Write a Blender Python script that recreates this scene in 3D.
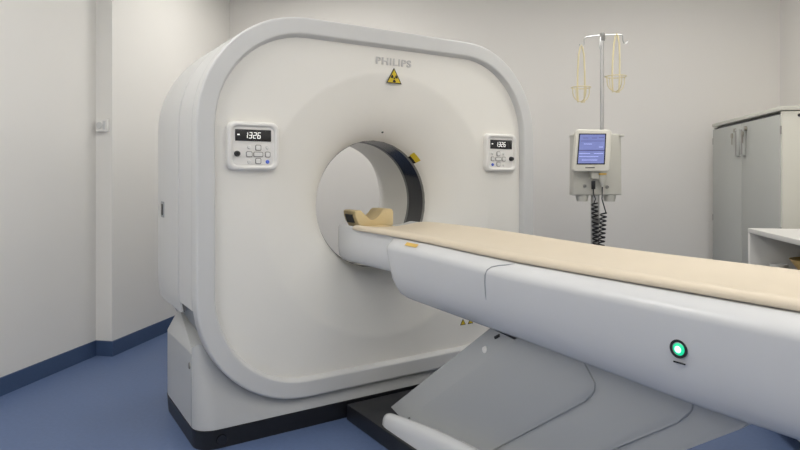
import bpy, bmesh, math, random
from mathutils import Vector, Matrix
random.seed(4)
for o in list(bpy.data.objects): bpy.data.objects.remove(o)
SC = bpy.context.scene; COL = SC.collection
PI = math.pi

# ---------------------------------------------------------------- camera, world, exposure
HCAM = 1.235; F = 604.0
cam = bpy.data.cameras.new('camera'); camo = bpy.data.objects.new('camera', cam); COL.objects.link(camo)
camo.location = (0, 0, HCAM); camo.rotation_euler = (PI/2, 0, 0)
cam.sensor_width = 36; cam.lens = F/800*36; cam.shift_y = -50/800; cam.clip_start = 0.02
SC.camera = camo
w = bpy.data.worlds.new('world'); SC.world = w; w.use_nodes = True
w.node_tree.nodes['Background'].inputs[0].default_value = (0.8, 0.85, 0.9, 1)
w.node_tree.nodes['Background'].inputs[1].default_value = 0.3
SC.view_settings.view_transform = 'Standard'; SC.view_settings.look = 'None'
SC.view_settings.gamma = 1; SC.view_settings.use_curve_mapping = False
SC.view_settings.exposure = 0.0
LAMP_STRENGTH = 8.1

# ---------------------------------------------------------------- materials
def principled(name, col, rough=0.5, metal=0.0, coat=0.0, emit=None, es=0.0, noise=0.0, nscale=40, bump=0.0, bscale=200):
    m = bpy.data.materials.new(name); m.use_nodes = True
    nt = m.node_tree; b = nt.nodes['Principled BSDF']
    b.inputs['Base Color'].default_value = (*col, 1); b.inputs['Roughness'].default_value = rough
    b.inputs['Metallic'].default_value = metal; b.inputs['Coat Weight'].default_value = coat
    if emit: b.inputs['Emission Color'].default_value = (*emit, 1); b.inputs['Emission Strength'].default_value = es
    if noise or bump:
        tc = nt.nodes.new('ShaderNodeTexCoord')
    if noise:
        n = nt.nodes.new('ShaderNodeTexNoise'); n.inputs['Scale'].default_value = nscale; n.inputs['Detail'].default_value = 5
        nt.links.new(tc.outputs['Object'], n.inputs['Vector'])
        r = nt.nodes.new('ShaderNodeMix'); r.data_type = 'RGBA'
        r.inputs[6].default_value = (*[c*(1-noise) for c in col], 1); r.inputs[7].default_value = (*[min(1, c*(1+noise)) for c in col], 1)
        nt.links.new(n.outputs['Fac'], r.inputs[0]); nt.links.new(r.outputs[2], b.inputs['Base Color'])
    if bump:
        n2 = nt.nodes.new('ShaderNodeTexNoise'); n2.inputs['Scale'].default_value = bscale
        nt.links.new(tc.outputs['Object'], n2.inputs['Vector'])
        bp = nt.nodes.new('ShaderNodeBump'); bp.inputs['Strength'].default_value = bump; bp.inputs['Distance'].default_value = 0.002
        nt.links.new(n2.outputs['Fac'], bp.inputs['Height']); nt.links.new(bp.outputs['Normal'], b.inputs['Normal'])
    return m
M = {}
M['wall'] = principled('wall_paint', (0.84, 0.825, 0.79), 0.8, noise=0.012, nscale=3, bump=0.06, bscale=350)
M['wallback'] = principled('wall_paint_back', (0.84, 0.82, 0.79), 0.8, noise=0.012, nscale=3, bump=0.06, bscale=350)
M['ceiling'] = principled('ceiling_paint', (0.8, 0.8, 0.78), 0.9, noise=0.01, nscale=4)
M['floor'] = principled('blue_vinyl_floor', (0.105, 0.155, 0.29), 0.45, noise=0.14, nscale=55, bump=0.05, bscale=120)
M['skirting'] = principled('navy_vinyl_skirting', (0.055, 0.095, 0.19), 0.45, noise=0.08, nscale=60)
M['shell'] = principled('white_gantry_plastic', (0.86, 0.845, 0.795), 0.33, noise=0.01, nscale=6)
M['shellgrey'] = principled('grey_gantry_plastic', (0.655, 0.66, 0.655), 0.36, noise=0.01, nscale=6)
M['stand'] = principled('grey_stand_plastic', (0.50, 0.51, 0.515), 0.4, noise=0.01, nscale=6)
M['belly'] = principled('dark_grey_plastic', (0.33, 0.35, 0.37), 0.5, noise=0.02, nscale=10)
M['black'] = principled('black_plastic', (0.012, 0.013, 0.016), 0.4, noise=0.1, nscale=30)
M['glossblack'] = principled('glossy_black_ring', (0.01, 0.011, 0.015), 0.18, coat=0.2, noise=0.1, nscale=20)
M['ringgrey'] = principled('ring_trim_grey', (0.22, 0.22, 0.21), 0.35, noise=0.05, nscale=30)
M['table'] = principled('table_plastic', (0.69, 0.70, 0.71), 0.27, noise=0.012, nscale=7)
M['lift'] = principled('lift_cover_plastic', (0.40, 0.415, 0.425), 0.42, noise=0.012, nscale=9)
M['pad'] = principled('beige_vinyl_pad', (0.68, 0.595, 0.465), 0.5, noise=0.03, nscale=8, bump=0.1, bscale=60)
M['holder'] = principled('tan_foam', (0.68, 0.54, 0.30), 0.6, noise=0.04, nscale=20)
M['white'] = principled('white_plastic', (0.83, 0.82, 0.79), 0.35, noise=0.01, nscale=10)
M['key'] = principled('key_white', (0.80, 0.80, 0.78), 0.4, noise=0.01, nscale=20)
M['outline'] = principled('key_outline_grey', (0.30, 0.29, 0.28), 0.5, noise=0.02, nscale=20)
M['blue'] = principled('blue_key', (0.08, 0.15, 0.65), 0.4, noise=0.03, nscale=20)
M['display'] = principled('display_black', (0.02, 0.02, 0.022), 0.25, noise=0.05, nscale=20)
M['digit'] = principled('digit_white', (0.8, 0.8, 0.78), 0.5, emit=(1, 1, 0.95), es=0.5)
M['yellow'] = principled('sign_yellow', (0.70, 0.52, 0.02), 0.5, noise=0.03, nscale=30)
M['lettering'] = principled('lettering_plastic', (0.60, 0.59, 0.58), 0.35, noise=0.01, nscale=30)
M['green'] = principled('green_lamp', (0.0, 0.25, 0.12), 0.2, emit=(0.02, 0.75, 0.38), es=0.9)
M['greenhot'] = principled('green_lamp_core', (0.6, 1, 0.85), 0.2, emit=(0.5, 1.0, 0.82), es=1.6)
M['steel'] = principled('brushed_steel', (0.55, 0.55, 0.55), 0.3, metal=0.9, noise=0.04, nscale=60)
M['cream'] = principled('cream_plastic', (0.62, 0.61, 0.55), 0.45, noise=0.012, nscale=12)
M['creamlight'] = principled('pale_cream_plastic', (0.80, 0.78, 0.70), 0.4, noise=0.012, nscale=12)
M['strap'] = principled('yellowed_plastic', (0.72, 0.64, 0.40), 0.45, noise=0.04, nscale=30)
M['cabinet'] = principled('grey_green_cabinet', (0.47, 0.48, 0.455), 0.5, noise=0.012, nscale=8)
M['cabframe'] = principled('pale_cabinet_frame', (0.66, 0.65, 0.58), 0.5, noise=0.012, nscale=8)
M['shelfwhite'] = principled('white_laminate', (0.74, 0.73, 0.70), 0.45, noise=0.012, nscale=8)
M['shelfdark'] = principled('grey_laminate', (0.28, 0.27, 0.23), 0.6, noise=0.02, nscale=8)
M['bowl'] = principled('wood_brown', (0.50, 0.34, 0.12), 0.5, noise=0.15, nscale=18)
M['brass'] = principled('brass', (0.34, 0.32, 0.27), 0.35, metal=0.8, noise=0.05, nscale=40)
M['orange'] = principled('amber_plastic', (0.75, 0.5, 0.12), 0.4, noise=0.03, nscale=30)
M['lamp'] = principled('lamp_diffuser', (0.9, 0.9, 0.88), 0.5, emit=(1.0, 0.97, 0.92), es=LAMP_STRENGTH)

def screen_mat():
    m = principled('monitor_screen', (0.02, 0.02, 0.05), 0.2)
    nt = m.node_tree; b = nt.nodes['Principled BSDF']
    tc = nt.nodes.new('ShaderNodeTexCoord'); n = nt.nodes.new('ShaderNodeTexNoise'); n.inputs['Scale'].default_value = 25
    cr = nt.nodes.new('ShaderNodeValToRGB')
    cr.color_ramp.elements[0].color = (0.16, 0.19, 0.44, 1); cr.color_ramp.elements[1].color = (0.22, 0.26, 0.54, 1)
    nt.links.new(tc.outputs['Object'], n.inputs['Vector']); nt.links.new(n.outputs['Fac'], cr.inputs[0])
    nt.links.new(cr.outputs[0], b.inputs['Emission Color']); b.inputs['Emission Strength'].default_value = 1.0
    return m
M['screen'] = screen_mat()
M['screenbar'] = principled('screen_text_bars', (0.3, 0.32, 0.6), 0.3, emit=(0.33, 0.38, 0.66), es=1.0)
M['screendark'] = principled('screen_dark_bars', (0.05, 0.05, 0.12), 0.3, emit=(0.05, 0.06, 0.16), es=1.0)

# ---------------------------------------------------------------- helpers
def mk(name, verts, faces, mat, parent=None, smooth=False, angle=None, origin=(0, 0, 0)):
    me = bpy.data.meshes.new(name)
    me.from_pydata([tuple(Vector(v)-Vector(origin)) for v in verts], [], faces)
    bm = bmesh.new(); bm.from_mesh(me); bmesh.ops.recalc_face_normals(bm, faces=bm.faces); 
    if smooth and angle is not None:
        for e in bm.edges:
            if len(e.link_faces) == 2 and e.calc_face_angle() > angle: e.smooth = False
    bm.to_mesh(me); bm.free()
    me.materials.append(M[mat] if isinstance(mat, str) else mat)
    if smooth:
        for p in me.polygons: p.use_smooth = True
    o = bpy.data.objects.new(name, me); COL.objects.link(o)
    if parent: o.parent = parent
    return o
def from_bm(name, bm, mat, parent=None, smooth=False, angle=0.6):
    me = bpy.data.meshes.new(name)
    bmesh.ops.recalc_face_normals(bm, faces=bm.faces)
    if smooth:
        for f in bm.faces: f.smooth = True
        for e in bm.edges:
            if len(e.link_faces) == 2 and e.calc_face_angle() > angle: e.smooth = False
    bm.to_mesh(me); bm.free()
    me.materials.append(M[mat])
    o = bpy.data.objects.new(name, me); COL.objects.link(o)
    if parent: o.parent = parent
    return o
def add_box(bm, c, s, bev=0.0, seg=2, rot=None):
    r = bmesh.ops.create_cube(bm, size=1.0); vs = r['verts']
    bmesh.ops.scale(bm, vec=s, verts=vs)
    if bev > 0:
        es = list({e for v in vs for e in v.link_edges})
        rb = bmesh.ops.bevel(bm, geom=es, offset=bev, segments=seg, affect='EDGES', profile=0.5)
        vs = list({v for f in rb['faces'] for v in f.verts} | {v for v in vs if v.is_valid})
    if rot is not None: bmesh.ops.rotate(bm, cent=(0, 0, 0), matrix=rot, verts=vs)
    bmesh.ops.translate(bm, vec=c, verts=vs)
def box(name, c, s, mat, parent=None, bev=0.0, seg=2, rot=None):
    bm = bmesh.new(); add_box(bm, c, s, bev, seg, rot)
    return from_bm(name, bm, mat, parent, smooth=bev > 0)
def loft(name, rings, mat, parent=None, closed=True, cap0=False, cap1=False, smooth=True, angle=0.7):
    V = [p for r in rings for p in r]; n = len(rings[0]); Fs = []
    for i in range(len(rings)-1):
        for j in range(n if closed else n-1):
            k = (j+1) % n
            Fs.append((i*n+j, i*n+k, (i+1)*n+k, (i+1)*n+j))
    if cap0: Fs.append(tuple(range(n))[::-1])
    if cap1: Fs.append(tuple(range((len(rings)-1)*n, len(rings)*n)))
    return mk(name, V, Fs, mat, parent, smooth, angle)
def tube_rings(path, r, seg=8):
    rings = []; path = [Vector(p) for p in path]; up = None
    for i, p in enumerate(path):
        t = (path[min(i+1, len(path)-1)]-path[max(i-1, 0)]).normalized()
        if up is None:
            up = Vector((0, 0, 1)) if abs(t.z) < 0.9 else Vector((1, 0, 0))
        a = (up - t*up.dot(t)).normalized(); up = a
        b = t.cross(a); rr = r[i] if isinstance(r, (list, tuple)) else r
        rings.append([p + (a*math.cos(2*PI*k/seg) + b*math.sin(2*PI*k/seg))*rr for k in range(seg)])
    return rings
def tube(name, path, r, mat, parent=None, seg=8):
    return loft(name, tube_rings(path, r, seg), mat, parent, cap0=True, cap1=True)
def lathe(name, prof, mat, parent=None, seg=32, axis='z', c=(0, 0, 0), cap=True):
    rings = []
    for r, h in prof:
        ring = []
        for k in range(seg):
            a = 2*PI*k/seg; x, y = r*math.cos(a), r*math.sin(a)
            p = (x, y, h) if axis == 'z' else ((x, h, y) if axis == 'y' else (h, x, y))
            ring.append(Vector(p)+Vector(c))
        rings.append(ring)
    return loft(name, rings, mat, parent, cap0=cap, cap1=cap)
def prism(name, poly, a0, a1, mat, parent=None, axis='y', bev=0.0, seg=2, smooth=True):
    """polygon in the two remaining axes extruded along axis"""
    def P(p, t):
        return (p[0], t, p[1]) if axis == 'y' else ((t, p[0], p[1]) if axis == 'x' else (p[0], p[1], t))
    n = len(poly); bm = bmesh.new()
    v0 = [bm.verts.new(P(p, a0)) for p in poly]; v1 = [bm.verts.new(P(p, a1)) for p in poly]
    f0 = bm.faces.new(v0); f1 = bm.faces.new(v1[::-1])
    for i in range(n): bm.faces.new((v0[i], v1[i], v1[(i+1) % n], v0[(i+1) % n]))
    if bev > 0:
        es = list(f0.edges)+list(f1.edges)
        bmesh.ops.bevel(bm, geom=es, offset=bev, segments=seg, affect='EDGES', profile=0.5)
    return from_bm(name, bm, mat, parent, smooth=smooth, angle=0.5)
def thing(name, label, cat, loc=(0, 0, 0), rz=0.0, group=None):
    o = bpy.data.objects.new(name, None); COL.objects.link(o); o.empty_display_size = 0.1
    o.location = loc; o.rotation_euler = (0, 0, rz); o['label'] = label; o['category'] = cat
    if group: o['group'] = group
    return o
def tag(o, label, cat, group=None):
    o['label'] = label; o['category'] = cat
    if group: o['group'] = group
    return o
def struct(o): o['kind'] = 'structure'; return o
def smoothstep(a, b, x):
    t = max(0, min(1, (x-a)/(b-a))); return t*t*(3-2*t)
def rrect(hw, z0, z1, R, nc=14, ne=6):
    """rounded rectangle, counter-clockwise, list of (x, z)"""
    pts = []; cs = [(hw-R, z1-R, 0), (-hw+R, z1-R, PI/2), (-hw+R, z0+R, PI), (hw-R, z0+R, 1.5*PI)]
    for i, (cx, cz, a) in enumerate(cs):
        for k in range(nc+1):
            t = a + PI/2*k/nc; pts.append((cx+R*math.cos(t), cz+R*math.sin(t)))
        nx = cs[(i+1) % 4]; q = (nx[0]+R*math.cos(nx[2]), nx[1]+R*math.sin(nx[2])); p = pts[-1]
        for k in range(1, ne): pts.append((p[0]+(q[0]-p[0])*k/ne, p[1]+(q[1]-p[1])*k/ne))
    return pts

# ---------------------------------------------------------------- the room (turned 11 degrees from the view)
TH = math.radians(-11.0)
def R2(x, y, z=0): return (x*math.cos(TH)-y*math.sin(TH), x*math.sin(TH)+y*math.cos(TH), z)
XL0, XL1, YSTEP, YB, XR, YF, ZC = -2.84, -2.714, 3.67, 5.39, 2.087, -2.6, 3.0
T = 0.15
def rprism(name, poly, z0, z1, mat):
    n = len(poly)
    V = [R2(x, y, z0) for x, y in poly]+[R2(x, y, z1) for x, y in poly]
    Fs = [tuple(range(n))[::-1], tuple(range(n, 2*n))]+[(i, (i+1) % n, n+(i+1) % n, n+i) for i in range(n)]
    return struct(mk(name, V, Fs, mat))
rprism('floor', [(XL0-T, YF-T), (XR+T, YF-T), (XR+T, YB+T), (XL0-T, YB+T)], -0.1, 0, 'floor')
rprism('ceiling', [(XL0-T, YF-T), (XR+T, YF-T), (XR+T, YB+T), (XL0-T, YB+T)], ZC, ZC+0.1, 'ceiling')
rprism('wall_left', [(XL0-T, YF), (XL0, YF), (XL0, YSTEP), (XL1, YSTEP), (XL1, YB), (XL0-T, YB)], 0, ZC, 'wall')
rprism('wall_back', [(XL0-T, YB), (XR+T, YB), (XR+T, YB+T), (XL0-T, YB+T)], 0, ZC, 'wallback')
rprism('wall_right', [(XR, YF), (XR+T, YF), (XR+T, YB), (XR, YB)], 0, ZC, 'wallback')
rprism('wall_front', [(XL0-T, YF-T), (XR+T, YF-T), (XR+T, YF), (XL0-T, YF)], 0, ZC, 'wall')
b = 0.012
rprism('baseboard_left', [(XL0, YF), (XL0+b, YF), (XL0+b, YSTEP-b), (XL1+b, YSTEP-b), (XL1+b, YB-b), (XL1, YB-b), (XL1, YSTEP), (XL0, YSTEP)], 0, 0.102, 'skirting')
rprism('baseboard_back', [(XL1, YB-b), (XR, YB-b), (XR, YB), (XL1, YB)], 0, 0.102, 'skirting')
rprism('baseboard_right', [(XR-b, YF), (XR, YF), (XR, YB-b), (XR-b, YB-b)], 0, 0.102, 'skirting')

def ceiling_lamp(x, y, label):
    t = thing('ceiling_lamp', label, 'ceiling lamp', R2(x, y, ZC), TH, 'ceiling panel lamps')
    bm = bmesh.new()
    for cx, cy, sx, sy in ((0, .31, 1.26, .03), (0, -.31, 1.26, .03), (.615, 0, .03, .59), (-.615, 0, .03, .59)):
        add_box(bm, (cx, cy, -.012), (sx, sy, .024))
    from_bm('frame', bm, 'white', t)
    box('diffuser', (0, 0, -.008), (1.2, .59, .012), 'lamp', t)
for x, y in ((-1.8, -1.5), (0.9, -1.5), (-1.8, 0.2), (0.9, 0.2), (-1.8, 1.9), (0.9, 1.9), (-1.6, 4.3), (0.9, 3.8)):
    ceiling_lamp(x, y, 'white framed rectangular panel lamp set in the ceiling')

# switch on the wall return, socket on the left wall
t = thing('wall_switch', 'small white wall switch with round button on the wall corner', 'switch', R2(XL0+0.062, YSTEP, 1.573), TH)
box('housing', (0, -.014, 0), (.088, .028, .088), 'white', t, .006)
lathe('button', [(.0, -.037), (.021, -.036), (.024, -.028)], 'shellgrey', t, 20, 'y', (-.012, 0, 0))
box('rocker', (.024, -.03, 0), (.018, .006, .06), 'shellgrey', t, .002)
t = thing('wall_socket', 'grey socket cover low on the left wall', 'socket', R2(XL0, 2.83, 0.40), TH)
box('plate', (.006, 0, 0), (.012, .09, .09), 'shellgrey', t, .004)
lathe('insert', [(.0, .016), (.022, .016), (.022, .011)], 'white', t, 20, 'x')

# ---------------------------------------------------------------- CT gantry
GA = math.atan2(.541, .841); GC0 = Vector((-.0404, 3.207, 0)); GC = GC0+Vector((.841, .541, 0))*.012
GM = Matrix.Translation(GC0) @ Matrix.Rotation(GA, 4, 'Z')
ZB = 1.075                                                     # bore axis height
g = thing('ct_scanner_gantry', 'large white ring-shaped CT scanner gantry with round bore and two control panels', 'CT scanner', GC, GA)
HW, Z0, Z1, RC = 1.03, 0.15, 2.003, 0.53
def outl(inset): return rrect(HW-inset, Z0+inset, Z1-inset, RC-inset*.9)
def ring(inset, d): return [(x, d, z) for x, z in outl(inset)]
# rim: rounded outer edge, flat front band, bevel into the recess
rim = [ring(.02, .075), ring(.003, .073), ring(.0, .068), ring(.0, .066), ring(.0, .014), ring(.0, .012), ring(.0012, .006), ring(.0045, .002), ring(.010, .0), ring(.012, .0), ring(.074, .0), ring(.076, .0),
       ring(.080, .0015), ring(.083, .005), ring(.0845, .008), ring(.092, .030), ring(.094, .037)]
loft('front_rim', rim, 'shellgrey', g, angle=1.2)
# front cover with dish and flare
rings = [ring(.090, .034), ring(.098, .034)]
inn = outl(.098)
XB = -.010
def circ(r, d): return [(XB+r*math.cos(math.atan2(z-ZB, x)), d, ZB+r*math.sin(math.atan2(z-ZB, x))) for x, z in inn]
base = circ(.71, .034)
for k in (.25, .5, .75, .95): rings.append([(x+(bx-x)*k, .034, z+(bz-z)*k) for (x, z), (bx, _, bz) in zip(inn, base)])
for r, d in ((.71, .034), (.70, .0345), (.685, .037), (.66, .042), (.60, .054), (.54, .068), (.49, .084), (.45, .102), (.415, .124), (.388, .148), (.37, .170), (.358, .19), (.352, .21)):
    rings.append(circ(r, d))
loft('front_cover', rings, 'shell', g, angle=1.2)
def cyl(r, d, seg=96): return [(XB+r*math.cos(2*PI*k/seg), d, ZB+r*math.sin(2*PI*k/seg)) for k in range(seg)]
loft('ring_trim', [cyl(.354, .205), cyl(.350, .207), cyl(.3485, .222), cyl(.352, .224)], 'ringgrey', g)
loft('scan_window_ring', [cyl(.352, .222), cyl(.351, .30), cyl(.351, .372)], 'glossblack', g)
loft('ring_trim', [cyl(.353, .370), cyl(.349, .371), cyl(.348, .388), cyl(.352, .390)], 'ringgrey', g)
loft('bore_liner', [cyl(.352, .386), cyl(.351, .5), cyl(.352, .66), cyl(.36, .70), cyl(.39, .76), cyl(.45, .89), cyl(.54, .96), cyl(.60, 1.0)], 'shell', g)
# side shell: covers sides and top, open towards the belly
def shell(name, d_in, mat, zcut=.50, keep_top=True, th=.0):
    base = outl(0); n = len(base)
    def ok(p): return (p[1] >= zcut) == keep_top
    idx = [i for i in range(n) if ok(base[i])]
    # rotate so the run is contiguous
    st = next(i for i in idx if (i-1) % n not in idx)
    run = []; i = st
    while i in idx and len(run) < len(idx): run.append(i); i = (i+1) % n
    rr = []
    for d, ins in d_in:
        o = outl(ins); rr.append([(o[i][0], d, o[i][1]) for i in run])
    return loft(name, rr, mat, g, closed=False, angle=1.0)
shell('side_cover', [(.080, .03), (.078, .003), (.082, .0), (.084, .0), (.316, .0), (.318, .0), (.322, .003), (.323, .03)], 'shellgrey', zcut=.60)
shell('seam_strip', [(.316, .014), (.366, .014)], 'display', zcut=.53)
shell('rear_cover', [(.350, .03), (.350, .004), (.354, .001), (.356, .001), (.70, .001), (.81, .003), (.87, .009), (.92, .024), (.955, .05), (.98, .09), (.995, .16), (1.0, .24)], 'shellgrey', zcut=.53)
shell('belly_pan', [(.07, .03), (.30, .034), (.6, .04), (.84, .05), (.95, .10), (1.0, .24)], 'belly', zcut=.66, keep_top=False)
ir = outl(.235)
loft('rear_panel', [[(x, .999, z) for x, z in ir], [(.60*math.cos(math.atan2(z-ZB, x)), .999, ZB+.60*math.sin(math.atan2(z-ZB, x))) for x, z in ir]], 'shellgrey', g)
# latch on the left flank
la = box('side_latch', (-1.025, .70, 1.05), (.014, .075, .085), 'belly', g, .003)
box('latch_tab', (-1.032, .705, 1.05), (.004, .045, .06), 'display', la, .001)

# stand below the tilting body
def under(gap):
    o = rrect(HW+gap, Z0-gap, Z1+gap, RC+gap, 14, 6)
    return [p for p in o if p[1] < .50]
low = [p for p in under(.012)]
low.sort(key=lambda p: p[0])
low = [p for p in low if -1.0 <= p[0] <= 1.0]
SW = 1.025
def stand_plan(ins, ztop=None):   # plan of the stand, front corners rounded (x, d)
    pts = []; hw = SW-ins; d0, d1 = .012+ins, .73-ins
    for k in range(9): a = PI + PI/2*k/8; pts.append((-hw+.09+.09*math.cos(a), d0+.09+.09*math.sin(a)))
    for k in range(9): a = 1.5*PI + PI/2*k/8; pts.append((hw-.09+.09*math.cos(a), d0+.09+.09*math.sin(a)))
    for k in range(7): a = PI/2*k/6; pts.append((hw-.14+.14*math.cos(a), d1-.14+.14*math.sin(a)))
    for k in range(7): a = PI/2+PI/2*k/6; pts.append((-hw+.14+.14*math.cos(a), d1-.14+.14*math.sin(a)))
    return pts
def zlow(x):
    x = max(-1.0, min(1.0, x))
    for p, q in zip(low, low[1:]):
        if p[0] <= x <= q[0]:
            t = (x-p[0])/(q[0]-p[0]+1e-9); return p[1]+(q[1]-p[1])*t
    return low[0][1] if x < low[0][0] else low[-1][1]
# front panel and side panels: vertical skin around the plan, top following the underside of the body
plan = stand_plan(0); P2 = []
for i, p in enumerate(plan):
    q = plan[(i+1) % len(plan)]; n = max(1, int((Vector(q)-Vector(p)).length/.04))
    for k in range(n): P2.append((p[0]+(q[0]-p[0])*k/n, p[1]+(q[1]-p[1])*k/n))
DC = .012+.09
def skin(name, sel, mat, side=False):
    idx = [i for i, p in enumerate(P2) if sel(p)]
    st = next((i for i in idx if (i-1) % len(P2) not in idx), idx[0])
    run = [P2[(st+k) % len(P2)] for k in range(len(idx))]
    if side:
        def zt(d): return .43+.12*(d-.1)/.60
        rings = [[(x, d, .088) for x, d in run], [(x, d, .092) for x, d in run], [(x, d, .418) for x, d in run], [(x, d, .42) for x, d in run],
                 [(x*(1-.07*(zt(d)-.42)/.13), d, zt(d)) for x, d in run], [(x*.90, d, zt(d)) for x, d in run]]
    else:
        rings = []
        for k in range(9):
            t = k/8
            rr = []
            for x, d in run:
                wt = max(0, min(1, (DC-d)/.09)); z1 = zlow(x)+.030*wt
                rr.append((x, d+.064*wt*t**1.5, .088+(z1-.088)*t))
            rings.append(rr)
    return loft(name, rings, mat, g, closed=False, angle=.7)
skin('stand_front_panel', lambda p: p[1] <= DC+1e-6, 'stand')
lp = skin('stand_side_panel', lambda p: p[0] < -.5 and p[1] >= DC-1e-6, 'stand', True)
skin('stand_side_panel', lambda p: p[0] > .5 and p[1] >= DC-1e-6, 'stand', True)
for sg_ in (-1, 1): tube('panel_seam', [(sg_*(SW+.0002), DC, .09), (sg_*(SW+.0002), DC, .42)], .0016, 'belly', g, 6)
core = [(-1.015, .43), (-.99, .45)]+[p for p in low if abs(p[0]) < .985]+[(.99, .45), (1.015, .43)]
loft('stand_core', [[(x, .09, z-.006) for x, z in core], [(x, .62, z-.006) for x, z in core]], 'belly', g, closed=False)
lathe('panel_lock', [(.0, -1.031), (.014, -1.030), (.016, -1.024)], 'ringgrey', lp, 18, 'x', (0, .135, .36))
sk = loft('base_skirt', [[(x, d, 0) for x, d in stand_plan(.004)], [(x, d, .084) for x, d in stand_plan(-.002)], [(x, d, .09) for x, d in stand_plan(.02)]], 'black', g, cap0=True, cap1=True, angle=.6)
lathe('skirt_hole', [(.0, .004), (.022, .004), (.024, .012)], 'glossblack', sk, 20, 'y', (-.915, 0, .040))

# raised lettering
cu = bpy.data.curves.new('raised_lettering', 'FONT'); cu.body = 'PHILIPS'; cu.size = .052; cu.extrude = .0025; cu.offset = .0012
cu.align_x = 'CENTER'; cu.space_character = 1.12
tmp = bpy.data.objects.new('tmp', cu); COL.objects.link(tmp)
bpy.context.view_layer.update()
me = bpy.data.meshes.new_from_object(tmp.evaluated_get(bpy.context.evaluated_depsgraph_get()))
bpy.data.objects.remove(tmp)
xs = [v.co.x for v in me.vertices]; sx = .222/(max(xs)-min(xs))
lo = bpy.data.objects.new('raised_lettering', me); COL.objects.link(lo); lo.parent = g
me.materials.clear(); me.materials.append(M['lettering'])
lo.location = (.016, .0325, 1.824); lo.rotation_euler = (PI/2, 0, 0); lo.scale = (sx, 1.0, 1)
# radiation sign
def tri(r, cx=0, cz=0): return [(cx+r*math.cos(PI/2+2*PI*k/3), cz+r*math.sin(PI/2+2*PI*k/3)) for k in range(3)]
sg = prism('radiation_sign', tri(.056, .018, 1.755), .0305, .034, 'black', g)
prism('sign_field', tri(.046, .018, 1.755), .0290, .0306, 'yellow', sg)
bm = bmesh.new()
for k in range(3):
    a0 = -PI/2+2*PI*k/3-PI/6; pts = []
    for j in range(6): a = a0+PI/3*j/5; pts.append((.018+.022*math.cos(a), .0285, 1.755+.022*math.sin(a)))
    for j in range(6): a = a0+PI/3*(5-j)/5; pts.append((.018+.0075*math.cos(a), .0285, 1.755+.0075*math.sin(a)))
    bm.faces.new([bm.verts.new(p) for p in pts])
bm.faces.new([bm.verts.new((.018+.005*math.cos(2*PI*k/12), .0285, 1.755+.005*math.sin(2*PI*k/12))) for k in range(12)])
from_bm('sign_trefoil', bm, 'black', sg)
lathe('laser_aperture', [(.0, 0), (.006, 0), (.006, .03)], 'black', g, 14, 'y', (.010, .136, 1.472))
# laser warning label on the flare, small stickers low on the cover
a = math.radians(46)
def flare_label(name, r0, d0, r1, d1, a0, a1, mat, off=.002, parent=None):
    V = []; n = 7
    for k in range(n):
        t = a0+(a1-a0)*k/(n-1)
        for r, d in ((r0, d0), (r1, d1)): V.append((XB+(r-off)*math.cos(t), d-off, ZB+(r-off)*math.sin(t)))
    Fs = [(2*k, 2*k+2, 2*k+3, 2*k+1) for k in range(n-1)]
    o = mk(name, V, Fs, mat, parent or g); return o
fl = flare_label('laser_label', .360, .187, .380, .159, math.radians(40), math.radians(50), 'yellow')
flare_label('label_print', .3535, .205, .360, .187, math.radians(40), math.radians(49), 'display', .0025, fl)
for cx in (.492, .548):
    st = prism('warning_sticker', tri(.023, cx, .376), .032, .0345, 'black', g)
    prism('sticker_field', tri(.017, cx, .376), .031, .0322, 'yellow', st)

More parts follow.
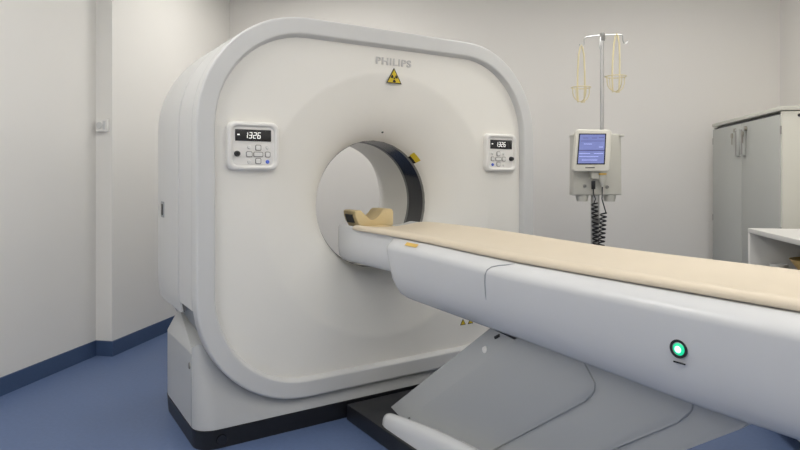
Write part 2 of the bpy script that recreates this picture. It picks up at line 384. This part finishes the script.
# control panels
SEG = {'1': 'bc', '3': 'abgcd', '2': 'abged', '6': 'afgedc'}
def control_panel(cx, mir):
    cz = 1.369
    def ro(hw, hh, R, dz=0): return rrect(hw, -hh, hh, R, 6, 2)
    rr = []
    for hw, d in ((.124, .036), (.124, .016), (.121, .008), (.115, .004), (.107, .004), (.102, .007), (.099, .013)):
        rr.append([(cx+x, d, cz+z) for x, z in ro(hw, hw*.91, .034*hw/.124)])
    p = loft('control_panel', rr, 'white', g, cap1=True, angle=.9)
    F0 = .013
    box('display', (cx-.001*mir, F0-.001, cz+.05), (.172, .005, .054), 'display', p, .002)
    hgt = .026; wd = .0125; tk = .0032
    x0 = cx-.036
    for i, ch in enumerate('1326'):
        ox = x0+i*.0205; bm = bmesh.new()
        S_ = {'a': (0, hgt/2, wd, tk), 'd': (0, -hgt/2, wd, tk), 'g': (0, 0, wd, tk), 'b': (wd/2, hgt/4, tk, hgt/2), 'c': (wd/2, -hgt/4, tk, hgt/2),
             'f': (-wd/2, hgt/4, tk, hgt/2), 'e': (-wd/2, -hgt/4, tk, hgt/2)}
        for s_ in SEG[ch]:
            px_, pz, sx_, sz_ = S_[s_]
            add_box(bm, (ox+px_+pz*.15, F0-.004, cz+.05+pz), (sx_, .001, sz_))
        from_bm('digit', bm, 'digit', p)
    box('minus_sign', (cx-.072, F0-.004, cz+.052), (.011, .001, .006), 'digit', p)
    lathe('knob', [(.0, -.008), (.010, -.007), (.0135, .004), (.0135, .013)], 'black', p, 20, 'y', (cx-.078*mir, 0, cz-.036))
    kx = cx+.022*mir; kz = cz-.038
    for ox, oz, w_, h_ in ((0, 0, .048, .024), (0, .031, .029, .028), (0, -.031, .029, .028), (-.043, 0, .031, .027), (.046, 0, .027, .027)):
        bx_ = kx+ox*mir
        o1 = [(bx_+x, F0-.0005, kz+oz+z) for x, z in rrect(w_/2, -h_/2, h_/2, .007, 4, 1)]
        o2 = [(bx_+x, F0-.003, kz+oz+z) for x, z in rrect(w_/2, -h_/2, h_/2, .007, 4, 1)]
        loft('key_surround', [o1, o2], 'outline', p, cap1=True)
        q1 = [(bx_+x, F0-.002, kz+oz+z) for x, z in rrect(w_/2-.003, -h_/2+.003, h_/2-.003, .005, 4, 1)]
        q2 = [(bx_+x, F0-.006, kz+oz+z) for x, z in rrect(w_/2-.004, -h_/2+.004, h_/2-.004, .0045, 4, 1)]
        loft('key', [q1, q2], 'key', p, cap1=True)
    for ox, oz, mt in ((-.043, .033, 'key'), (.045, .033, 'key'), (-.043, -.035, 'key'), (.046, -.034, 'blue')):
        lathe('round_key', [(.0, -.006), (.007, -.006), (.0095, -.001)], mt, p, 14, 'y', (kx+ox*mir, F0, kz+oz))
control_panel(-.766, 1)
control_panel(.768, -1)

# ---------------------------------------------------------------- patient table (same axes as the gantry)
TO = Vector((0, -1.2, 0))
pt = thing('patient_table', 'long grey-white CT patient table with beige pad on slanted lift covers', 'patient table', GM @ TO, GA)
class Off:  # children are built in gantry axes, then shifted to the table's own origin
    pass
def tp(o):
    if o.parent is pt: o.location = -TO
    return o
DE = -2.75
def rise(d): return .026*smoothstep(-1.35, -.35, d)
# carrier (cradle)
def car_sec(k, d, hw=.232, ztop=.950, zb=.775):
    pts = [(-hw*.70, zb), (-hw*.90, zb+.008), (-hw*.975, zb+.03), (-hw, zb+.08), (-hw, ztop-.008), (-hw+.006, ztop)]
    for i in range(1, 10):
        x = (-hw+.012)+(2*hw-.024)*i/10; pts.append((x, ztop-.028*(1-(x/hw)**2)))
    pts += [(-p[0], p[1]) for p in reversed(pts[:6])]
    return [(x*k, d, z+rise(d)*.8 if z > .9 else z) for x, z in pts]
rings = [car_sec(1, d) for d in (DE+.05, -1.4, -1.1, -.9, -.7, -.5, -.3, -.1, .08, .15)]
for dd, kz in ((.172, .985), (.183, .95), (.188, .88)):
    r = car_sec(1, dd); zc = .87
    rings.append([(x*(.6+.4*kz), d, zc+(z-zc)*kz) for x, d, z in r])
tp(loft('carrier', rings, 'table', pt, cap0=True, cap1=True, angle=.8))
# pad, concave
def pad_sec(d, k=1.0):
    half = [(-.246, .926), (-.2475, .931), (-.245, .938), (-.239, .944), (-.229, .9485), (-.220, .9495)]
    top = list(half)
    for i in range(1, 14):
        x = -.212+.424*i/14; top.append((x, .926+.0235*(x/.215)**2))
    top += [(-x, z) for x, z in reversed(half)]
    bot = [(.232, .922), (.12, .914), (0, .908), (-.12, .914), (-.232, .922)]
    return [(x*k, d, (.925+(z-.925)*min(1, k*k))+rise(d)*.8+.010) for x, z in top+bot]
rings = [pad_sec(d) for d in (DE+.08, -2, -1.4, -1.15, -.9, -.7, -.5, -.3, -.15, -.06)]+[pad_sec(-.02, .985), pad_sec(.015, .94), pad_sec(.04, .86), pad_sec(.05, .74)]
tp(loft('pad', rings, 'pad', pt, cap0=True, cap1=True, angle=1.0))
# housing (outer cover)
HS = [(-.222, .932), (-.246, .930), (-.249, .9290), (-.276, .9055), (-.280, .9015), (-.2845, .8950), (-.2875, .8875), (-.2882, .880), (-.288, .876), (-.2845, .84), (-.278, .79), (-.268, .745), (-.253, .708), (-.232, .675), (-.20, .655), (-.16, .645), (-.08, .641)]
def hsec(d, k=1.0, kz=1.0, slope=0.0):
    pts = HS+[(-x, z) for x, z in reversed(HS)]
    out = []
    for x, z in pts:
        up = smoothstep(.66, .90, z)
        zz = .79+(z-.79)*kz + rise(d)*.85*up + (.02*smoothstep(-1.5, -.45, d) - .021*smoothstep(-1.25, -1.85, d))*(1-up)
        out.append((x*k, d-slope*(.92-z), zz))
    return out
rings = [hsec(d, k, kz, .16*smoothstep(-.9, -.42, d)) for d, k, kz in ((DE, 1, 1), (-2.2, 1, 1), (-1.8, 1, 1), (-1.5, 1, 1), (-1.2, 1, 1), (-1.0, 1, 1), (-.85, 1, 1), (-.7, .995, 1), (-.55, .985, .995), (-.45, .975, .985), (-.40, .962, .97), (-.378, .94, .945), (-.366, .91, .90), (-.36, .86, .82), (-.358, .80, .72))]
hs = tp(loft('housing', rings, 'table', pt, cap0=True, cap1=True, angle=.9))
def hpt(d, zt):   # a point on the near flank of the housing at height zt
    for (x0, z0), (x1, z1) in zip(HS[1:], HS[2:]):
        if z1 <= zt <= z0:
            t = (z0-zt)/(z0-z1); return x0+(x1-x0)*t
    return HS[-1][0]
# seam of the front cap
def hsurf(d, x=None, z=None, off=.0):
    if z is None:
        for (x0, z0), (x1, z1) in zip(HS, HS[1:]):
            if x1 <= x <= x0: z = z0+(z1-z0)*(x0-x)/(x0-x1); break
    else: x = hpt(d, z)
    up = smoothstep(.66, .90, z)
    return (x-off*.5, d, z+rise(d)*.85*up+.02*smoothstep(-1.5, -.45, d)*(1-up)+off*.7)
pth = [hsurf(-1.19, x=-.248), hsurf(-1.165, x=-.256), hsurf(-1.125, x=-.266), hsurf(-1.10, x=-.275), hsurf(-1.088, z=.895), hsurf(-1.080, z=.875), hsurf(-1.076, z=.85), hsurf(-1.074, z=.81), hsurf(-1.073, z=.785)]
tp(tube('cover_seam', pth, [.001]+[.0028]*7+[.001], 'belly', hs, 6))
# service label on the rail
lv = [hsurf(d, x=x, off=.0012) for d, x in ((-.53, -.256), (-.53, -.270), (-.62, -.270), (-.62, -.256))]
tp(mk('rail_label', lv, [(0, 1, 2, 3)], 'orange', hs))
# green indicator lamp
bz, bd = .795, -1.815; bx0 = hpt(bd, bz)
bt = lathe('indicator_lamp', [(.0, .012), (.021, .012), (.0235, .004), (.0235, -.005), (.017, -.004)], 'black', pt, 28, 'x', (bx0, bd, bz), cap=False); tp(bt)
lathe('lamp_lens', [(.0, -.007), (.010, -.006), (.017, -.001), (.018, .005)], 'green', bt, 24, 'x', (bx0, bd, bz), cap=False)
lathe('lamp_core', [(.0, -.0095), (.006, -.009), (.009, -.006)], 'greenhot', bt, 18, 'x', (bx0, bd, bz-.001), cap=False)
tp(box('lamp_mark', (bx0+.0005, bd, bz-.036), (.003, .032, .0035), 'display', pt))
# lift covers: slanted telescoping slabs
SL = .733   # rise per unit towards the viewer
def lift(name, hw, f0, r0, top, rear, cham, mat='lift'):
    """side polygon (d, z): front edge passes f0, rear edge passes r0 with slope SL"""
    fd, fz = f0; rd, rz_ = r0
    pts = [(fd+.04/SL*.3, fz-.06), (fd, fz), (fd-(top-fz)/SL, top)]
    zc_ = rz_
    pts += [(rd-.002+rear, top), (rd-.012, zc_+.055), (rd-.010, zc_+.03), (rd+.004, zc_+.010), (rd+.03, zc_-.015)]
    zl = .06
    pts += [(rd+(zc_-zl)/SL, zl)]
    # polygon in (y,z), extrude along x
    return tp(prism(name, pts, -hw, hw, mat, pt, axis='x', bev=cham, seg=2))
lift('lift_cover', .164, (-.72, .14), (-1.94, .615), .655, .0, .006)
lift('lift_cover', .171, (-.60, .13), (-1.772, .575), .655, .012, .006)
lift('lift_cover', .178, (-.435, .145), (-1.455, .532), .655, .042, .004)
# chamfer strip facing the gantry: a wedge proud of the front edge
def wedge():
    V = []
    for dd, z in ((-.385, .10), (-1.115, .642)):
        for x in (-.1775, -.140, .140, .1775):
            V.append((x, dd + (.0 if abs(x) > .165 else .175), z))
    Fs = [(0, 1, 5, 4), (1, 2, 6, 5), (2, 3, 7, 6)]
    return mk('lift_front_cover', V, Fs, 'lift', pt)
wf = tp(wedge())
# screw cap on the strip
lathe('screw_cap', [(.0, -.006), (.012, -.005), (.014, .004)], 'white', wf, 16, 'x', (-.163, -.935, .560), cap=False)
box('front_cover_slot', (-.158, -1.0, .625), (.010, .032, .012), 'black', wf, .003, rot=Matrix.Rotation(math.radians(-30), 3, 'X'))
# base
tp(box('base_plate', (0, -.86, .04), (.56, 1.70, .08), 'black', pt, .006))
bcs = []
for d, hw, zt in ((-.305, .20, .08), (-.310, .235, .105), (-.325, .255, .126), (-.36, .263, .138), (-.47, .265, .156), (-.62, .265, .176), (-.82, .265, .195), (-1.2, .265, .21), (-1.55, .265, .21), (-1.68, .255, .19), (-1.70, .23, .12)):
    sec = [(-hw, .01), (-hw-.004, zt-.05), (-hw, zt-.018), (-hw+.008, zt-.006), (-hw+.020, zt), (-hw+.035, zt), (-hw+.046, zt-.006), (-.172, zt-.030)]
    sec += [(-x, z) for x, z in reversed(sec)]
    bcs.append([(x, d, z) for x, z in sec])
tp(loft('base_cover', bcs, 'table', pt, cap0=True, cap1=True, angle=.9))

# head holder on the end of the carrier
hh = thing('head_holder', 'tan U-shaped head holder with black square socket on the end of the patient table', 'head holder', GM @ Vector((0, .255, .948)), GA)
prof_out = [(-.112, .092), (-.122, .086), (-.120, .06), (-.108, .03), (-.088, .0), (.118, .0), (.124, .008), (.125, .075), (.120, .09), (.108, .096), (.066, .096), (.052, .088)]
prof_in = [(.036, .066), (.012, .040), (-.012, .030), (-.03, .034), (-.055, .054), (-.072, .078), (-.084, .092)]
tpoly = prof_out+prof_in
prism('cradle', tpoly, -.068, .075, 'holder', hh, axis='y', bev=.006, seg=2)
box('tongue', (0, -.11, .001), (.14, .12, .011), 'holder', hh, .003)
sq = box('socket', (-.1135, .005, .047), (.012, .082, .048), 'black', hh, rot=Matrix.Rotation(math.radians(-18), 3, 'Y'))

# ---------------------------------------------------------------- contrast injector stand behind the table
IX, IY = 1.325, 4.0
ij = thing('injector_stand', 'wheeled pole stand carrying a grey injector box and small blue-screen monitor', 'medical stand', (IX, IY, 0), 0)
S = IY/F
def q(u, v, y=0.0): return ((u-400)/F*(IY+y)-IX, y, HCAM-(v-175)*(IY+y)/F)
def qp(pts, y): return [(q(u, v, y)[0], q(u, v, y)[2]) for u, v in pts]
CXX = q(595, 0)[0]
tube('column', [(CXX, 0, .10), (CXX, 0, q(595, 172)[2])], .028, 'steel', ij, 20)
tube('upper_pole', [q(602, 134, .03), q(602, 34, .03)], .013, 'steel', ij, 14)
for k in range(5):
    a = 2*PI*k/5+.3
    lg = tube('foot', [(CXX, 0, .12), (CXX+.14*math.cos(a), .14*math.sin(a), .11), (CXX+.29*math.cos(a), .29*math.sin(a), .075)], [.024, .02, .016], 'cream', ij, 10)
    lathe('castor', [(.0, -.012), (.028, -.012), (.03, -.006), (.03, .006), (.028, .012), (.0, .012)], 'black', lg, 18, 'y', (CXX+.28*math.cos(a), .28*math.sin(a), .03), cap=False)
bx = prism('injector_box', qp([(573, 195.5), (622, 195), (621.5, 136), (618, 133.5), (576, 133.5), (573.5, 136)], -.05), -.05, .045, 'cream', ij, axis='y', bev=.012, seg=3)
for u in (582, 609.5): lathe('foot_knob', [(.0, -.045), (.034, -.045), (.040, -.02), (.042, 0)], 'cream', bx, 20, 'z', q(u, 194.5, .0))
for u in (573.5, 619.5): box('carry_grip', q(u, 136, -.02), (.03, .10, .016), 'cream', bx, .005)
for u, v in ((607, 187), (584.5, 186)): lathe('port', [(.0, -.012), (.010, -.01), (.012, .005)], 'ringgrey', bx, 14, 'y', q(u, v, -.05), cap=False)
YM = -.135
mon = prism('monitor', qp([(573.3, 169.5), (575, 171.7), (608, 171.3), (610, 169), (612.2, 132), (610, 129.7), (578.6, 129.2), (576.6, 131.5)], YM), YM, YM+.055, 'creamlight', ij, axis='y', bev=.010, seg=3)
prism('screen_frame', qp([(576.6, 164.5), (604.8, 164.5), (606.3, 133.5), (579, 133.5)], YM), YM-.0015, YM+.004, 'display', mon)
prism('screen', qp([(577.8, 163.3), (603.6, 163.3), (605, 134.6), (580, 134.6)], YM), YM-.003, YM+.003, 'screen', mon)
for u0, u1, v, hgt in ((579.5, 604, 150.4, .55), (583, 588, 138, .35), (592, 597, 138, .35), (599, 604, 137.5, .35), (581, 604, 141, .3)):
    box('screen_rule', q((u0+u1)/2, v, YM-.0035), ((u1-u0)*S, .001, hgt*2*S), 'screendark', mon)
for u0, u1, v in ((579.5, 590, 153.5), (594, 603, 153.5), (579.5, 598, 156.5), (584, 592, 144), (599, 603, 147), (582, 597, 160)):
    box('screen_line', q((u0+u1)/2, v, YM-.0035), ((u1-u0)*S, .001, .45*S), 'screenbar', mon)
box('maker_strip', q(590, 167.6, YM-.001), (.06, .002, .008), 'ringgrey', mon)
box('bracket', q(594, 174.5, -.07), (.05, .06, .06), 'cream', ij, .006)
lathe('probe', [(.008, -.045), (.018, -.02), (.024, 0), (.026, .03), (.022, .035)], 'cream', ij, 16, 'z', q(602.5, 180, -.09))
box('probe_clip', q(602.5, 174, -.105), (.045, .03, .012), 'orange', ij, .003)
tube('probe_lead', [q(602.3, 187, -.09), q(602.3, 193, -.092), q(602, 199, -.09), q(604, 206, -.085), q(606, 213, -.08)], .004, 'black', ij, 6)
box('plug', q(593.3, 185, -.095), (.024, .022, .055), 'display', ij, .005)
tube('plug_lead', [q(593.3, 188, -.09), q(593.5, 194, -.09), q(595.5, 199, -.085), q(594, 203, -.08)], .004, 'black', ij, 6)
def coil(name, u0, v0, u1, v1, r, n):
    p = []
    for k in range(n*10+1):
        t = k/(n*10); a = 2*PI*k/10; c = q(u0+(u1-u0)*t, v0+(v1-v0)*t, -.07)
        p.append((c[0]+r*math.cos(a), c[1]+r*math.sin(a), c[2]))
    return tube(name, p, .0055, 'black', ij, 5)
coil('coiled_cable', 594.5, 203, 596.5, 262, .019, 14)
coil('coiled_cable', 603.5, 213, 600, 262, .019, 12)
lathe('clamp_knob', [(.0, -.075), (.022, -.072), (.026, -.05), (.02, -.03)], 'ringgrey', ij, 18, 'y', q(593.5, 220))
tube('hook_bar', [q(u, v, .03) for u, v in ((579.6, 44), (580.5, 46.2), (582.6, 46.4), (584.2, 44), (584.2, 39.5), (585.5, 37.4), (590, 36.4), (602, 35.2), (612, 34.8), (620, 34.6), (622.6, 35.4), (622.8, 40), (624, 43), (626.3, 43.4), (628, 40.5))], .0045, 'steel', ij, 8)
lathe('pole_head', [(.0, .028), (.012, .026), (.018, .015), (.018, -.02), (.014, -.03)], 'ringgrey', ij, 16, 'z', q(602.5, 36.5, .03))
tube('rear_hook', [q(600.5, 37, .01), q(600.2, 43, -.01), q(599.8, 48, -.012), q(600.6, 50, -.012)], .004, 'steel', ij, 6)
def hanger(ut, vt, ul, ur, vring, vbot, label):
    um = (ul+ur)/2; o = Vector(q(um, vbot, .03))
    t = thing('bottle_hanger', label, 'bottle hanger', Vector((IX, IY, 0))+o, 0)
    def L(u, v): return tuple(Vector(q(u, v, .03))-o)
    dx = (ut-um)
    pp = [L(um-3.0, vbot+.3), L(um-3.6, vring), L(um-3.4+dx*.5, (vring+vt)/2+6), L(ut-2.6, vt+10), L(ut-1.0, vt+2), L(ut, vt), L(ut+1.2, vt+2), L(ut+2.8, vt+10), L(um+3.6+dx*.5, (vring+vt)/2+6), L(um+3.8, vring), L(um+3.2, vbot+.3), L(um, vbot)]
    tube('strap', pp, .0058, 'strap', t, 6)
    r = (ur-ul)/2*S; zr = q(um, vring, .03)[2]-o.z
    rp = [(r*math.cos(2*PI*k/24), r*math.sin(2*PI*k/24), zr) for k in range(25)]
    tube('ring', rp, .0032, 'strap', t, 6)
    for k in range(2):
        a = PI*k/2+.25; qq = []
        for j in range(13):
            b_ = PI*j/12; qq.append((r*math.cos(a)*math.cos(b_), r*math.sin(a)*math.cos(b_), zr-(zr-0.004)*math.sin(b_)**.6))
        tube('basket_rib', qq, .0032, 'strap', t, 6)
hanger(581.2, 45.2, 571.5, 590.5, 87.5, 102.0, 'pale yellow bottle hanger strap on the lowered hook, basket hanging lower')
hanger(616.5, 33.6, 605.5, 626, 76.5, 92.0, 'pale yellow bottle hanger strap looped over the bar, basket hanging higher')

# ---------------------------------------------------------------- cabinet by the right wall (room axes)
K = 1.07
CXF, CY0, CY1 = 1.425*K, 3.67*K, 4.86*K; CH = HCAM+.0844*4.5*K; CD = XR-CXF-.02
cb = thing('metal_cabinet', 'tall grey two-door metal cabinet with keys in its locks', 'cabinet', R2(CXF+CD/2, (CY0+CY1)/2, 0), TH)
w_ = CY1-CY0; hd = CD/2
def cbx(name, c, s, mat, p=cb, bev=0.0): return box(name, c, s, mat, p, bev)
cbx('side_panel', (0.004, -w_/2+.0125, (CH-.03)/2), (CD-.008, .025, CH-.03), 'cabframe', cb, .002)
cbx('side_panel', (0.004, w_/2-.0125, (CH-.03)/2), (CD-.008, .025, CH-.03), 'cabframe', cb, .002)
cbx('back_panel', (hd-.01, 0, CH/2-.02), (.02, w_-.05, CH-.06), 'cabframe')
cbx('top_panel', (0, 0, CH-.0125), (CD, w_+.01, .025), 'cabframe', cb, .003)
cbx('plinth', (.02, 0, .04), (CD-.06, w_-.05, .08), 'belly')
cbx('inner_shadow_gap', (-hd+.04, 0, CH-.045), (.02, w_-.05, .03), 'black')
for sgn in (-1, 1):
    dr = cbx('door', (-hd+.012, sgn*(w_/4-.006), (.09+CH-.048)/2), (.022, w_/2-.016, CH-.048-.09), 'cabinet', cb, .002)
    hl = cbx('handle', (-hd-.008, sgn*.055, CH-.18), (.018, .055, .19), 'cabinet', dr, .004)
    cbx('handle_slot', (-hd-.018, sgn*.055, CH-.18), (.003, .014, .17), 'outline', dr)
    lathe('lock', [(.0, -.012), (.014, -.012), (.016, .004)], 'brass', dr, 16, 'x', (-hd+.0, sgn*.055+.06*(1 if sgn > 0 else -.6), CH-.09))
    yk = sgn*.055+.06*(1 if sgn > 0 else -.6)
    lathe('key', [(.0, -.003), (.020, -.003), (.020, .003), (.0, .003)], 'brass', dr, 14, 'x', (-hd-.022, yk+.006, CH-.128), cap=False)
    cbx('key_blade', (-hd-.022, yk+.008, CH-.165), (.004, .012, .05), 'brass', dr)
    for zz in (.3, .9, CH-.14): cbx('hinge', (-hd+.010, sgn*(w_/2-.010), zz), (.02, .008, .05), 'outline', dr)
lathe('cap_screw', [(.0, -.003), (.010, -.003), (.010, .003)], 'black', cb, 12, 'y', (-hd+.10, -w_/2-.0, CH-.055))

# open white shelf unit in front of the cabinet
sx0 = 1.42*.0+ (1.843*.982-3.2*.191); sy0 = 1.843*.191+3.2*.982
SHH = .954; SLEN = 1.3; SD = XR-sx0-.02; SY1 = sy0; 
sh = thing('shelf_unit', 'low open white shelf unit with dark interior in front of the metal cabinet', 'shelf', R2(sx0+SD/2, SY1-SLEN/2, 0), TH)
box('top_board', (0, 0, SHH-.0125), (SD, SLEN, .025), 'shelfwhite', sh, .002)
for y in (-SLEN/2+.0125, SLEN/2-.0125): box('side_board', (0, y, (SHH-.025)/2), (SD, .025, SHH-.025), 'shelfwhite', sh, .002)
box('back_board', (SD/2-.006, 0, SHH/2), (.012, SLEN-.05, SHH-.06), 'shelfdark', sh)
for z in (.08, .40, .715): box('shelf_board', (-.005, 0, z), (SD-.03, SLEN-.05, .022), 'shelfwhite', sh, .002)
bo = thing('wooden_bowl', 'brown wooden bowl standing inside the open white shelf unit', 'bowl', R2(1.42, 3.22, .727), TH)
lathe('bowl_body', [(.0, .0), (.05, .0), (.06, .012), (.115, .085), (.125, .10), (.118, .10), (.10, .075), (.05, .022), (.0, .018)], 'bowl', bo, 32, 'z', cap=False)
lathe('foot_ring', [(.0, .0), (.052, .0), (.052, .008), (.0, .008)], 'bowl', bo, 24, 'z', cap=False)
cp = tag(lathe('grey_cup', [(.0, 0), (.035, 0), (.040, .05), (.041, .055), (.038, .055), (.033, .006), (.0, .005)], 'shellgrey', None, 24, cap=False), 'small pale grey cup beside the wooden bowl in the shelf unit', 'cup')
cp.location = R2(1.31, 3.395, .727)
